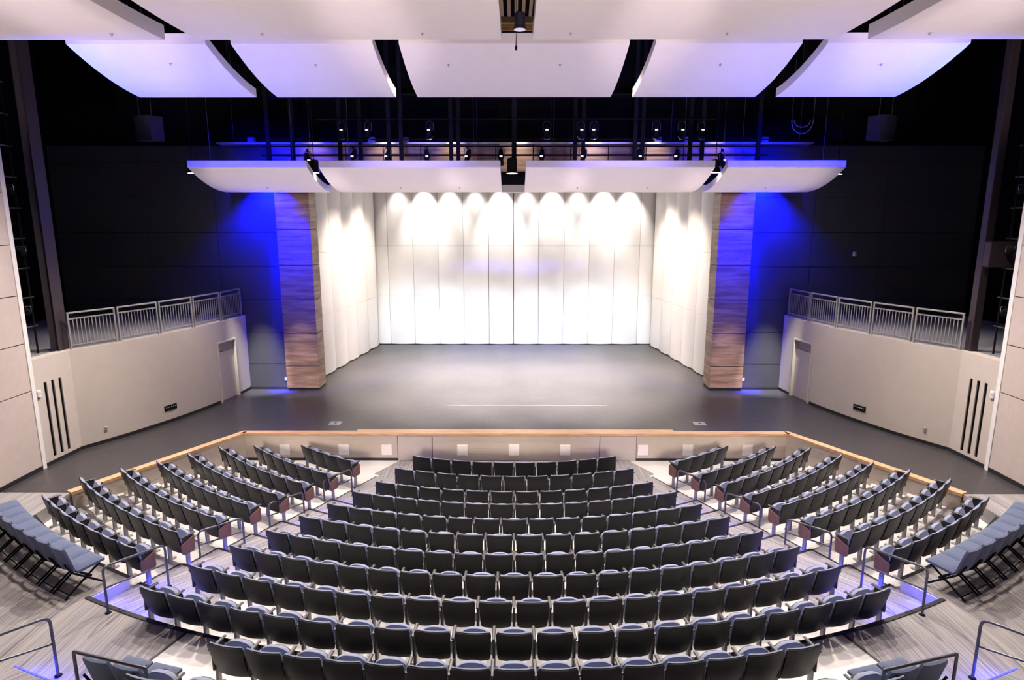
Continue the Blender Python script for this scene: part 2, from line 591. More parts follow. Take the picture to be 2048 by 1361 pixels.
# ------------------------------------------------------------------ aisle step lights (blue)
def step_light(side, k, rad, a_in, a_out, z, power, label):
    a0, a1 = sorted((side * a_in, side * a_out))
    mb = MB()
    sector(mb, rad - .012, rad + .004, a0, a1, z, z + .014, 6)
    o = mb.build('step_light', BLUELED)
    tag(o, label, 'step light', 'blue step lights in the aisles')
    am = (a0 + a1) / 2
    p = pol(rad - .05, am, z + .035)
    wdt = rad * R(abs(a1 - a0))
    l = add_light('step_glow', 'AREA', p, power, (.01, .02, 1.0), None, size=(wdt, .03))
    q = pol(rad - .55, am, z - .25)
    v = Vector(q) - Vector(p)
    l.rotation_euler = v.to_track_quat('-Z', 'Y').to_euler()
    return o


for s, sn in ((-1, 'left'), (1, 'right')):
    for k in range(3, 10):
        step_light(s, k, BOUND[k] - .035, 21.4, 27.0 - .1 * k, FL[k] - .03, [0, 0, 0, 2.4, 3.4, 4, 5, 6.5, 8, 10][k],
                   f'blue light strip on the {sn} aisle step before the {ORD[k + 1]} center row')
    step_light(s, 10, 16.66, 21.6, 26.2, ZS - .035, 14, f'blue light strip at the top of the {sn} aisle, edge of the carpeted cross aisle')

# steps up to the upper seating behind the cross aisle
for s, sn in ((-1, 'left'), (1, 'right')):
    t = thing('carpet_steps', f'carpeted steps with blue lit nosings in the lower {sn} corner', 'steps', pol(18.4, s * 21.4, ZS))
    base = Vector(t.location)
    for i, (r0, zz) in enumerate(((18.32, .14), (18.68, .28))):
        mb = MB()
        a0, a1 = sorted((s * 18.3, s * 23.2))
        sector(mb, r0, r0 + 1.2, a0, a1, ZS + zz - .14 - .01, ZS + zz, 6)
        o = mb.build('tread', AISLE_L if s < 0 else AISLE_R, t)
        o.location = -base
        mb = MB()
        sector(mb, r0 - .012, r0 + .012, a0, a1, ZS + zz - .03, ZS + zz + .006, 6)
        o2 = mb.build('light_strip', BLUELED, t)
        o2['label'] = 'glowing blue light strip'
        o2.location = -base
    p = pol(18.26, s * 20.7, ZS + .13)
    l = add_light('step_glow', 'AREA', p, 9, (.03, .05, 1.0), pol(17.2, s * 20.7, ZS - .2), size=(1.4, .03))

# ------------------------------------------------------------------ stage front wall, lip
def strip_prism(p0, p1, t_out, z0, z1, mb):
    """box along p0->p1; thickness t_out to the right hand side of the direction"""
    a, b = Vector(p0), Vector(p1)
    d = (b - a).normalized()
    n = Vector((d.y, -d.x))
    q = [a, b, b + n * t_out, a + n * t_out]
    mb.prism([(v.x, v.y) for v in q], z0, z1)


WL, WR = Vector((-8.36, 18.5)), Vector((8.42, 18.5))
EL, ER = Vector((-10.72, 14.16)), Vector((10.78, 14.16))
# block faces of the stage front, built as courses with thin joints
def course_wall(name, p0, p1, z0, z1, t, m, course=.2, blk=.61, gap=.006):
    a, b = Vector(p0), Vector(p1)
    L = (b - a).length
    d = (b - a) / L
    nrm = Vector((d.y, -d.x))
    mb = MB()
    z = z0
    i = 0
    while z < z1 - .01:
        zt = min(z + course, z1)
        x = 0.0
        first = blk * (.5 if i % 2 else 1)
        while x < L - .005:
            xe = min(x + (first if x == 0 else blk), L)
            q0, q1 = a + d * (x + gap / 2), a + d * (xe - gap / 2)
            q = [q0, q1, q1 + nrm * t, q0 + nrm * t]
            mb.prism([(v.x, v.y) for v in q], z, zt - gap)
            x = xe
        q = [a, b, b + nrm * (t - .004), a + nrm * (t - .004)]
        mb.prism([(v.x, v.y) for v in q], z, zt)
        z = zt
        i += 1
    return struct(mb.build(name, m))


course_wall('wall_stage_front_left', (-8.36, 18.5), (-3.62, 18.5), .08, ZS - .07, .06, BEIGE_BLOCK)
course_wall('wall_stage_front_right', (3.78, 18.5), (8.42, 18.5), .08, ZS - .07, .06, BEIGE_BLOCK)
course_wall('wall_stage_front_center', (-2.52, 18.49), (2.62, 18.49), .02, ZS - .07, .09, BEIGE_BLOCK)
for i, (x0, x1) in enumerate(((-3.60, -2.54), (2.64, 3.76))):
    o = MB().rbox(x0, x1, 18.40, 18.5, .01, ZS - .075, .008).build('stage_access_panel', BEIGE)
    tag(o, 'smooth beige removable panel in the stage front wall, ' + ('left' if i == 0 else 'right') + ' of its center', 'wall panel', 'removable panels of the stage front')
course_wall('wall_stage_side_left', EL, (-8.36, 18.5), .06, ZS - .06, .06, BEIGE_BLOCK)
course_wall('wall_stage_side_right', (8.42, 18.5), ER, .06, ZS - .06, .06, BEIGE_BLOCK)
mb = MB()
mb.box(-8.36, -3.62, 18.43, 18.5, 0, .075)
mb.box(3.78, 8.42, 18.43, 18.5, 0, .075)
strip_prism(EL, (-8.36, 18.5), .065, 0, .06, mb)
strip_prism((8.42, 18.5), ER, .065, 0, .06, mb)
struct(mb.build('baseboard_stage_front', BLACKBASE))
mb = MB()
mb.box(-8.36, 8.42, 18.42, 18.5, ZS - .075, ZS - .05)
struct(mb.build('trim_shadow_gap', BLACKBASE))
# maple lip pieces
for (nm, lab, poly) in (
        ('stage_lip', 'long maple nosing along the center of the stage front edge', [(-4.9, 18.38), (4.95, 18.38), (4.95, 18.78), (-4.9, 18.78)]),
        ('stage_lip', 'maple nosing on the stage front edge, left of the center length', [(-8.42, 18.38), (-4.9, 18.38), (-4.9, 18.64), (-8.32, 18.64)]),
        ('stage_lip', 'maple nosing on the stage front edge, right of the center length', [(4.95, 18.38), (8.48, 18.38), (8.38, 18.64), (4.95, 18.64)]),
        ('stage_lip', 'angled maple nosing on the left wing of the stage', [(-10.66, 14.1), (-8.30, 18.42), (-8.32, 18.64), (-8.44, 18.64), (-10.86, 14.22)]),
        ('stage_lip', 'angled maple nosing on the right wing of the stage', [(8.36, 18.42), (10.72, 14.1), (10.92, 14.22), (8.50, 18.64), (8.38, 18.64)])):
    o = MB().prism(poly, ZS - .055, ZS + .018).build(nm, MAPLE)
    tag(o, lab, 'stage nosing', 'maple nosings of the stage edge')
# louvred vents in the stage front
for i, x in enumerate((-7.11, -5.28, -3.95, -1.60, -.01, 1.57, 3.98, 5.36, 7.20)):
    f = .395 if 2 < i < 6 else .425
    y = 18.5 - (.096 if 2 < i < 6 else .066)
    t = thing('wall_vent', f'square white wall vent in the stage front, {ORD[i + 1]} from the left', 'vent', (x, y, .36), group='white vents in the stage front')
    MB().rbox(-.16, .16, -.02, .0, -.175, .175, .006).build('frame', LOUVER, t)
    mb = MB()
    for j in range(9):
        z = -.14 + j * .035
        mb.box(-.135, .135, -.026, -.018, z - .014, z + .014)
    mb.build('louver', LOUVER, t)
# ledge line, floor pockets and tape on the stage floor
for x, nm in ((-5.79, 'left'), (5.98, 'right')):
    t = thing('floor_pocket', f'grey metal floor pocket set in the {nm} front of the stage', 'floor box', (x, 19.42, ZS))
    MB().rbox(-.19, .19, -.17, .17, -.002, .008, .003).build('cover_plate', GREYBAR, t)
    MB().box(-.03, .04, -.03, .03, .007, .012).build('latch', BLACKMETAL, t)
o = MB().box(-2.37, 3.3, 21.42, 21.455, ZS - .001, ZS + .003).build('floor_tape', mat('pale_blue_tape', (.16, .18, .30), .5, var=.05))
tag(o, 'pale blue tape line across the front of the stage floor', 'tape')

# ------------------------------------------------------------------ side walls of the forestage
def curve_wall(s, y_from, y_to, z0, z1, t, mb, n=12):
    pts = [y_from + (y_to - y_from) * i / n for i in range(n + 1)]
    poly = [(s * side_x(y), y) for y in pts] + [(s * (side_x(y) + t), y) for y in pts[::-1]]
    nn = len(poly)
    vs = [(x, y, z0) for x, y in poly] + [(x, y, z1) for x, y in poly]
    fs = []
    for i in range(n):
        j = nn - 1 - i
        fs += [(i, i + 1, j - 1, j), (nn + i, nn + j, nn + j - 1, nn + i + 1)]
    fs += [(i, (i + 1) % nn, nn + (i + 1) % nn, nn + i) for i in range(nn)]
    mb.add(vs, fs)


ZB = 3.79
Y0 = 17.02
for s, sn in ((-1, 'left'), (1, 'right')):
    dy0, dy1 = 21.70, 22.78
    mb = MB()
    curve_wall(s, Y0, dy0, ZS, ZB, .25, mb)
    curve_wall(s, dy1, 23.62, ZS, ZB, .25, mb, 3)
    curve_wall(s, dy0, dy1, ZS + 2.19, ZB, .25, mb, 3)
    struct(mb.build('wall_' + sn, BEIGE))
    mb = MB()
    curve_wall(s, Y0, dy0 - .06, ZS, ZS + .10, -.015, mb)
    curve_wall(s, dy1 + .06, 23.6, ZS, ZS + .10, -.015, mb, 3)
    struct(mb.build('baseboard_' + sn, BLACKBASE))
    # door: frame, transom panel, leaf, lever
    xa, xb = side_x(dy0), side_x(dy1)
    dv = Vector((s * (xb - xa), dy1 - dy0))
    L = dv.length
    ang = atan2(dv.y, dv.x)
    d = thing('door_1' if s < 0 else 'door_2', f'taupe stage door with transom in the {sn} forestage wall', 'door', (s * xa, dy0, ZS), ang)
    d['kind'] = 'structure'
    q = 1 if s < 0 else -1    # local +y points outward of the room when q is 1
    fm = MB()
    for x0, x1 in ((-.0, .055), (L - .055, L)):
        fm.box(x0, x1, min(-q * .03, q * .2), max(-q * .03, q * .2), 0, 2.2)
    fm.box(.055, L - .055, min(-q * .03, q * .2), max(-q * .03, q * .2), 2.14, 2.2)
    fm.build('door_frame', DOORF, d)
    MB().box(.055, L - .055, min(q * .08, q * .12), max(q * .08, q * .12), .01, 1.80).build('door_leaf', DOORP, d)
    MB().box(.055, L - .055, min(q * .11, q * .15), max(q * .11, q * .15), 1.815, 2.14).build('transom_panel', mat('mauve_grey_panel', (.38, .34, .36), .6, var=.03), d)
    hm = MB()
    hm.rbox(.11, .16, min(q * .065, q * .08), max(q * .065, q * .08), .84, 1.06, .004)
    hm.tube([(.135, q * .08, .95), (.135, q * .035, .95), (.25, q * .035, .95)], .009, 8)
    hm.build('door_handle', GREYBAR, d)
    # slotted pier wall between forestage wall and tan pier
    P0, P1 = Vector((s * 12.46, 15.62)), Vector((s * side_x(Y0), Y0))
    dd = (P1 - P0)
    L2 = dd.length
    dd /= L2
    nn_ = Vector((dd.y, -dd.x)) * (1 if s > 0 else -1)
    mb = MB()

    def seg(f0, f1, z0, z1, depth=(0, .3)):
        a, b = P0 + dd * (f0 * L2), P0 + dd * (f1 * L2)
        q4 = [a + nn_ * depth[0], b + nn_ * depth[0], b + nn_ * depth[1], a + nn_ * depth[1]]
        mb.prism([(v.x, v.y) for v in q4], z0, z1)
    slots = (.32, .50, .68)
    hw = .036
    edges = [0.0]
    for f in slots:
        edges += [f - hw, f + hw]
    edges.append(1.0)
    for i in range(0, len(edges), 2):
        seg(edges[i], edges[i + 1], ZS, ZB)
    for f in slots:
        seg(f - hw, f + hw, ZS, 1.06)
        seg(f - hw, f + hw, 3.12, ZB)
    struct(mb.build('wall_slotted_' + sn, BEIGE))
    mb = MB()
    for f in slots:
        seg(f - hw, f + hw, 1.06, 3.12, (.03, .12))
    struct(mb.build('trim_slot_back_' + sn, BLACKWALL))
    mb = MB()
    seg(0, 1, ZS, ZS + .10, (-.015, 0))
    struct(mb.build('baseboard_slotted_' + sn, BLACKBASE))
    # thermostat like box
    t = thing('wall_sensor_box', f'white control box beside the three slots of the {sn} wall', 'control box', tuple(P0 + dd * (.13 * L2)) + (2.88,), atan2(dd.y, dd.x))
    yy = (0.0, .05) if s > 0 else (-.05, 0.0)
    MB().rbox(-.06, .06, yy[0], yy[1], -.095, .095, .012).build('body', WHITEPL, t)
    yc = .05 if s > 0 else -.05
    MB().rbox(-.035, .035, yc - .006, yc + .006, -.03, .05, .004).build('cover', mat('light_grey_plastic', (.55, .55, .55), .5, var=.02), t)
    # tan panelled pier
    xp = 12.42
    mb = MB()
    zj = [ZS, 3.02, 4.26, 5.48, 6.74, 8.0, 9.3, 10.6, 12.0]
    for i in range(len(zj) - 1):
        mb.box(s * (xp), s * (xp + .12), 6.0, 15.55, zj[i] + .012, zj[i + 1] - .012)
    mb2 = MB().box(s * (xp + .03), s * (xp + .9), 6.0, 15.55, ZS, 12.0)
    struct(mb.build('wall_pier_' + sn, PANEL_TAN))
    struct(mb2.build('wall_pier_core_' + sn, BLACKWALL))
    struct(MB().box(s * (xp - .02), s * (xp + .25), 15.55, 15.68, ZS, 12.0).build('trim_pier_edge_' + sn, TRIM_W))
    struct(MB().box(s * (xp - .015), s * xp, 6.0, 15.66, ZS, ZS + .11).build('baseboard_pier_' + sn, BLACKBASE))
    # dark column at the end of the balcony
    o = MB().rbox(s * 12.55, s * 12.77, 16.98, 17.2, ZB, 13.5, .01).build('column_' + sn, COLB)
    struct(o)
    # balcony deck
    yl = [Y0 + (23.6 - Y0) * i / 10 for i in range(11)]
    poly = [(s * (side_x(y) + .01), y) for y in yl] + [(s * 17, 23.6), (s * 17, 15.7), (s * 12.52, 15.7)]
    struct(MB().prism(poly, ZB - .22, ZB - .005).build('floor_balcony_' + sn, BALFLOOR))
    # dark enclosing walls of the side bay
    struct(MB().box(s * 17, s * 17.2, 2, 24, 0, 15).build('wall_bay_' + sn, BLACKWALL))
    # charcoal panelled wall facing the hall
    mb = MB()
    zz = [ZS, 1.88, 3.13, 4.38, 5.62, 6.88, 8.14, 9.40, 10.0]
    xs = [8.6, 11.05, 13.6, 17.0]
    for i in range(len(zz) - 1):
        for j in range(3):
            mb.box(s * (xs[j] + .006), s * (xs[j + 1] - .006), 23.6, 23.68, zz[i] + .008, zz[i + 1] - .008)
    struct(mb.build('wall_charcoal_' + sn, DARKWALL))
    struct(MB().box(s * 8.6, s * 17, 23.66, 23.8, ZS, 10).build('wall_charcoal_core_' + sn, BLACKWALL))
    struct(MB().box(s * 8.75, s * 10.25, 23.575, 23.6, ZS, ZS + .09).build('baseboard_charcoal_' + sn, BLACKBASE))
    # proscenium pillar clad in wood
    mb = MB()
    zp = [ZS + .10, 1.84, 3.12, 4.40, 5.69, 7.0, 8.30, 9.6]
    for i in range(len(zp) - 1):
        mb.rbox(s * 7.49 if s > 0 else -8.74, s * 8.74 if s > 0 else -7.49, 23.36, 24.2, zp[i] + .014, zp[i + 1] - .014, .006)
    struct(mb.build('pillar_' + sn, PILWOOD))
    struct(MB().box(s * 7.52, s * 8.71, 23.39, 24.17, ZS, 9.6).build('pillar_core_' + sn, BLACKBASE))

# small fittings on walls
def plate(name, label, cat, s, y, z, wid, hei, m, extra=None):
    x = side_x(y)
    slope = atan2(side_x(y - .1) - side_x(y + .1), .2)
    t = thing(name, label, cat, (s * (x - .012), y, z), s * slope)
    MB().rbox(-.012, .012, -wid / 2, wid / 2, -hei / 2, hei / 2, .003).build('face_plate', m, t)
    if extra:
        extra(t, s)
    return t


def sockets(t, s):
    for i in range(6):
        M = Matrix.Translation((-s * .012, -.17 + i * .068, .02)) @ Matrix.Rotation(pi / 2, 4, 'Y')
        MB().lathe([(.017, -.006), (.017, .006)], M, 12).build('socket', mat('pale_socket', (.75, .75, .62), .4, var=.02) if i in (1, 2, 3) else GREYBAR, t)


def duplex(t, s):
    for dz in (-.025, .025):
        MB().rbox(-s * .012 - .005, -s * .012 + .005, -.018, .018, dz - .015, dz + .015, .003).build('receptacle', mat('grey_receptacle', (.25, .25, .25), .5, var=.02), t)


for s, sn in ((-1, 'left'), (1, 'right')):
    plate('connector_panel', f'black connector plate with round sockets low on the {sn} forestage wall', 'connector panel', s, 19.55, 1.37, .46, .17, BLACKMETAL, sockets)
    plate('power_outlet', f'small grey power outlet near the front of the {sn} forestage wall', 'outlet', s, 17.62, 1.30, .085, .13, GREYBAR, duplex)
    t = thing('power_outlet', f'tiny white outlet on the charcoal wall beside the {sn} wooden pillar', 'outlet', (s * 8.86, 23.59, 1.28))
    MB().rbox(-.04, .04, -.012, .0, -.06, .06, .003).build('face_plate', WHITEPL, t)
    MB().rbox(-.018, .018, -.018, -.010, -.03, .03, .003).build('receptacle', GREYBAR, t)
t = thing('motion_sensor', 'small white sensor high on the charcoal wall beyond the balcony rail', 'sensor', (12.64, 23.59, 6.1))
MB().rbox(-.06, .06, -.07, 0, -.09, .09, .02).build('housing', WHITEPL, t)
MB().rbox(-.035, .035, -.085, -.065, -.05, .0, .008).build('lens', mat('grey_receptacle2', (.3, .3, .3), .4, var=.02), t)

# ------------------------------------------------------------------ balcony railings: five panels per side
RL = 1.30
rail_root = thing('balcony_railing', 'x', 'railing', group='grey railing panels on the balconies')
mb = MB().box(-.0, .045, -.022, .022, .0, 1.03)
mb.build('post', RAILB, rail_root)
MB().box(RL - .045, RL, -.022, .022, .0, 1.03).build('post', RAILB, rail_root)
MB().rbox(0, RL, -.026, .026, 1.0, 1.045, .005).build('top_rail', RAILB, rail_root)
MB().box(.045, RL - .045, -.018, .018, .84, .875).build('middle_rail', RAILB, rail_root)
MB().box(.045, RL - .045, -.018, .018, .10, .135).build('bottom_rail', RAILB, rail_root)
for i in range(11):
    x = .045 + (RL - .09) * (i + 1) / 12
    MB().box(x - .010, x + .010, -.010, .010, .135, .84).build('baluster', RAILB, rail_root)
for s, sn in ((-1, 'left'), (1, 'right')):
    y = 17.12
    for i in range(5):
        # advance along the curve by the panel length
        p = Vector((s * (side_x(y) + .07), y))
        y2 = y
        while (Vector((s * (side_x(y2) + .07), y2)) - p).length < RL:
            y2 += .002
        q = Vector((s * (side_x(y2) + .07), y2))
        lab = f'grey balcony railing panel, {ORD[i + 1]} from the dark column on the {sn} balcony'
        ang = atan2(q.y - p.y, q.x - p.x)
        if s < 0 and i == 0:
            rail_root.location = (p.x, p.y, ZB - .005)
            rail_root.rotation_euler = (0, 0, ang)
            rail_root['label'] = lab
        else:
            dup(rail_root, (p.x, p.y, ZB - .005), ang, lab)
        y = y2 + .055

# lighting ladders behind the tan piers with small fixtures
for s, sn in ((-1, 'left'), (1, 'right')):
    t = thing('lighting_ladder', f'dark lighting ladder standing on the balcony between {sn} pier and column', 'lighting ladder', (s * 12.95, 16.35, ZB - .005))
    for dy in (-.3, .3):
        MB().tube([(0, dy, 0), (0, dy, 8)], .025, 8).build('upright', BLACKMETAL, t)
    for i in range(9):
        MB().tube([(0, -.42, .75 + i * .78), (0, .42, .75 + i * .78)], .018, 8).build('rung', mat('dull_pipe', (.10, .10, .12), .4, .5, var=.1), t)
    for i, zf in enumerate((1.2, 2.75, 4.3)):
        f = thing('side_light', f'small dark side light, {ORD[i + 1]} up the {sn} lighting ladder', 'spotlight', (s * 12.78, 16.25 + .12 * (i % 2), ZB + zf), s * -.5, group='side lights on the ladders')
        M = Matrix.Rotation(R(70), 4, 'X')
        MB().lathe([(.05, .2), (.075, .12), (.08, -.15), (.06, -.2)], M, 14).build('body', BLACKMETAL, f, True)
        MB().tube([(-.09, 0, 0), (-.09, 0, .13), (.09, 0, .13), (.09, 0, 0)], .01, 6).build('yoke', SILVER, f)
o = MB().rbox(12.45, 13.6, 16.62, 16.85, 6.12, 6.78, .02).build('wall_beam_right', COLB)
struct(o)

# ------------------------------------------------------------------ stage house and upper dark room
struct(MB().box(-17.2, 17.2, 35.8, 36, 0, 15).build('wall_stage_back', BLACKWALL))
struct(MB().box(-17.2, -17, 23.8, 36, 0, 15).build('wall_stage_left', BLACKWALL))
struct(MB().box(17, 17.2, 23.8, 36, 0, 15).build('wall_stage_right', BLACKWALL))
struct(MB().box(-17.2, 17.2, -6, 36, 15, 15.2).build('ceiling', BLACKWALL))
struct(MB().box(-17.2, 17.2, -6.2, -6, 0, 15).build('wall_rear', BLACKWALL))
struct(MB().box(-17.2, 17.2, 23.66, 23.8, 10.0, 15).build('wall_proscenium_upper', BLACKWALL))
# wooden header over the opening with vertical joints, and the pale ledge on top of it
mb = MB()
nx = 13
for i in range(nx):
    x0 = -8.74 + 17.48 * i / nx
    mb.rbox(x0 + .016, x0 + 17.48 / nx - .016, 23.34, 23.42, 9.06, 10.0, .004)
struct(mb.build('trim_wood_header', PILWOOD))
struct(MB().box(-8.74, 8.74, 23.42, 23.66, 8.95, 10.0).build('trim_header_core', BLACKWALL))
struct(MB().box(-10.6, 10.6, 23.18, 23.66, 10.0, 10.06).build('trim_header_ledge', GREYBAR))
o = MB().box(-7.47, 7.47, 23.46, 23.5, 8.6, 9.05).build('stage_border', BLACKWALL)
tag(o, 'black cloth border hanging under the wooden header', 'stage border')
# small boxes on the ledge
for i, x in enumerate((-9.4, -5.1, -3.9, 5.1, 6.2, 8.9)):
    o = MB().rbox(x - .12, x + .12, 23.25, 23.45, 10.06, 10.24, .01).build('junction_box', BLUEBOX)
    tag(o, f'small blue lit junction box on the header ledge, {ORD[i + 1]} from the left', 'junction box', 'junction boxes on the header ledge')

# orchestra shell ceiling and towers
o = MB().box(-8.1, 8.1, 25.2, 31.3, 9.95, 10.1).build('shell_ceiling_panel', SHELLW)
tag(o, 'off-white shell ceiling panel over the stage behind the front clouds', 'shell panel')
o = MB().rbox(-.52, .40, 24.2, 24.7, 8.37, 8.72, .01).build('shell_lighting_box', SHELLW)
for hx in (-.4, .32):
    MB().tube([(hx, 24.5, 8.71), (hx, 24.5, 15.0)], .012, 6).build('hanger', BLACKMETAL, o)
tag(o, 'white box hanging in the gap between the two middle front clouds', 'box')


def shell_panel(p0, p1, bulge, label, gap=.007):
    a, b = Vector(p0), Vector(p1)
    L = (b - a).length
    mid = (a + b) / 2
    ang = atan2(b.y - a.y, b.x - a.x)
    t = thing('shell_tower', label, 'shell panel', (mid.x, mid.y, ZS), ang, 'curved panels of the orchestra shell')
    zz = [.035, 2.58, 5.16, 8.75]
    for i in range(3):
        mb = MB()
        z0, z1 = zz[i] + .004, zz[i + 1] - .004
        mb.grid(lambda u, v: (-(L / 2 - gap) + (L - 2 * gap) * u, -bulge * (1 - (2 * u - 1) ** 2), z0 + (z1 - z0) * v), 10, 1, (0, .05, 0))
        mb.build('shell_panel', SHELLW, t, True)
    MB().box(-L / 2 + .02, L / 2 - .02, .03, .3, 0, .05).build('base', BLACKMETAL, t)
    return t


xs = [-7.20] + [-.04 + (i - 5) * SHELL_W for i in range(11)] + [7.18]
for i in range(len(xs) - 1):
    shell_panel((xs[i], 32.55), (xs[i + 1], 32.55), .10 if i not in (0, len(xs) - 2) else .04, f'off-white curved shell panel, {ORD[i + 1]} from the left of the rear stage wall', .018 if i in (5, 6) else .007)
for s, sn in ((-1, 'left'), (1, 'right')):
    A, B = Vector((s * 7.14, 32.45)), Vector((s * 8.02, 25.55))
    for i in range(5):
        p, q = A + (B - A) * (i / 5), A + (B - A) * ((i + 1) / 5)
        # bulge towards the stage
        if s < 0:
            shell_panel(q, p, .12, f'off-white curved shell panel, {ORD[i + 1]} from the rear along the {sn} stage side')
        else:
            shell_panel(p, q, .12, f'off-white curved shell panel, {ORD[i + 1]} from the rear along the {sn} stage side')

# ------------------------------------------------------------------ acoustic clouds
def cloud(x0, x1, ya, za, yb, zb, sag, th, label, heads, group, yflat=None):
    t = thing('ceiling_cloud', label, 'ceiling cloud', ((x0 + x1) / 2, (ya + yb) / 2, (za + zb) / 2), group=group)
    b = Vector(t.location)

    def prof(v):
        y = ya + (yb - ya) * v
        if yflat:
            z = za + (zb - za) * (1 - (1 - v) ** 2.0)
        else:
            z = za + (zb - za) * v - sag * 4 * v * (1 - v)
        return y, z
    mb = MB()
    mb.grid(lambda u, v: Vector((x0 + (x1 - x0) * u, *prof(v))) - b, 1, 18, (0, 0, th))
    mb.build('curved_panel', CLOUDW, t, True)
    for fx, fv in heads:
        y, z = prof(fv)
        p = Vector((x0 + (x1 - x0) * fx, y, z)) - b
        mb = MB().lathe([(.010, .02), (.032, 0), (.032, -.006), (.010, -.010), (.008, -.03), (.02, -.034), (.02, -.038)], Matrix.Translation(p), 12)
        mb.build('sprinkler_head', GREYBAR, t)
    for fx in (.15, .85):
        for fv in (.15, .85):
            y, z = prof(fv)
            p = Vector((x0 + (x1 - x0) * fx, y, z + th)) - b
            MB().tube([p, p + Vector((0, 0, 15.0 - (b.z + p.z)))], .006, 6).build('suspension_cable', ROPEM, t)
    return t


GU, GM, GL = 'clouds of the row over the audience', 'clouds of the middle row', 'clouds of the front row before the proscenium'
U = [(-14.0, -6.62, 'outer cloud at the upper left corner, over the audience', [(.55, .9), (.9, .9)]),
     (-5.98, -.25, 'large white cloud over the audience, left of the central gap', [(.24, .9), (.75, .9)]),
     (.34, 6.02, 'large white cloud over the audience, right of the central gap', [(.12, .9), (.62, .9)]),
     (6.66, 14.0, 'outer cloud at the upper right corner, over the audience', [(.12, .9), (.42, .92)])]
for x0, x1, lab, hd in U:
    cloud(x0, x1, 8.2, 10.95, 12.72, 10.70, .10, .26, 'white ' + lab if not lab.startswith('large') else lab, hd, GU)
Mm = [(-9.24, -6.36, 'bluish middle row ceiling cloud at the far left end', [(.62, .26)]),
      (-5.84, -2.92, 'lilac middle row ceiling cloud, second from the left', [(.52, .28)]),
      (-2.38, 2.36, 'wide pink white ceiling cloud in the center of the middle row', [(.2, .28), (.71, .28)]),
      (2.90, 5.90, 'lilac middle row ceiling cloud, second from the right', [(.52, .28)]),
      (6.42, 9.34, 'bluish middle row ceiling cloud at the far right end', [(.52, .28)])]
for x0, x1, lab, hd in Mm:
    cloud(x0, x1, 13.8, 10.91, 16.3, 10.32, .10, .2, lab, hd, GM)
Ll = [(-10.40, -6.60, 'curved white cloud at the left end of the front row, its edge lit blue', [(.5, .6)]),
      (-6.22, -.45, 'curved pinkish front row cloud left of the center gap', [(.4, .6), (.75, .6)]),
      (.36, 6.36, 'curved pinkish front row cloud right of the center gap', [(.3, .6), (.7, .6)]),
      (6.76, 10.50, 'curved white cloud at the right end of the front row, its edge lit blue', [(.5, .6)])]
for x0, x1, lab, hd in Ll:
    cloud(x0, x1, 20.6, 8.99, 23.25, 8.33, 0, .21, lab, hd, GL, yflat=True)

# ------------------------------------------------------------------ pendants in the gaps
def pendant(x, y, z, label, r=.15, h=.42, m=BLACKMETAL, lens=LENS):
    t = thing('pendant_downlight', label, 'pendant light', (x, y, z), group='pendant downlights between the clouds')
    MB().lathe([(r * .55, h), (r * .95, h - .03), (r * .95, .05), (r * 1.12, .03), (r * 1.12, 0)], None, 22).build('body', m, t, True)
    MB().lathe([(r * 1.02, .004), (r * 1.02, -.006)], None, 22).build('lens', lens, t)
    MB().tube([(0, 0, h), (0, 0, 15 - z)], .014, 8).build('stem', BLACKMETAL, t)
    return t


pendant(-6.62, 21.4, 8.88, 'black pendant downlight in the gap beside the left front cloud')
pendant(-.08, 21.4, 8.86, 'black pendant downlight in the center gap of the front clouds', .17, .5)
pendant(6.62, 21.4, 8.88, 'black pendant downlight in the gap beside the right front cloud')
pendant(-11.15, 22.4, 8.94, 'lit pendant downlight past the outer end of the left front cloud')
pendant(11.15, 22.4, 8.90, 'lit pendant downlight past the outer end of the right front cloud')
pendant(.1, 13.1, 10.98, 'silver rimmed pendant downlight in the center gap of the clouds over the audience', .11, .32, STEELG, mat('dim_lens', (.8, .8, .8), .3, emit=(.85, .85, 1), emit_s=.25, var=.02))
# hanging microphone in front of the middle cloud
t = thing('hanging_microphone', 'thin black microphone hanging on its cable before the center middle cloud', 'microphone', (0.03, 13.4, 10.72))
MB().tube([(0, 0, .04), (.01, 0, .3), (0, 0, 15 - 10.72)], .008, 6).build('cable', ROPEM, t)
MB().lathe([(.008, .05), (.022, .03), (.024, -.02), (.012, -.045)], None, 12).build('capsule', BLACKMETAL, t, True)

# roof deck and joist visible through the upper gap
mb = MB()
for i in range(10):
    x = -1.1 + i * .22
    mb.box(x, x + .10, 17.0, 21.3, 13.6, 13.66)
struct(mb.build('ceiling_deck', DECK))
struct(MB().box(-1.4, 1.4, 17.0, 21.3, 13.70, 13.74).build('ceiling_deck_flutes', BLACKWALL))
for i, (y, z) in enumerate(((16.3, 12.02), (16.6, 11.94), (15.6, 12.70))):
    o = MB().rbox(-1.6, 1.7, y, y + .10, z, z + .14, .004).build('ceiling_joist', mat('ochre_steel', (.28, .19, .10), .6, var=.1))
    struct(o)
t = thing('cable_loop', 'blue lit loop of cable hanging beyond the outer front cloud', 'cable', (9.62, 22.0, 10.62))
MB().tube([(-.36 * cos(a * pi / 12), 0, -.44 * sin(a * pi / 12)) for a in range(13)], .016, 8).build('outer_loop', mat('grey_cable', (.25, .25, .3), .5, var=.1), t)
MB().tube([(-.27 * cos(a * pi / 12), .02, -.22 * sin(a * pi / 12)) for a in range(13)], .014, 8).build('inner_loop', mat('grey_cable', (.25, .25, .3), .5, var=.1), t)
MB().tube([(-.36, 0, 0), (-.36, 0, 15 - 10.62)], .012, 6).build('drop_line', ROPEM, t)
MB().tube([(.36, 0, 0), (.36, 0, 15 - 10.62)], .012, 6).build('drop_line', ROPEM, t)

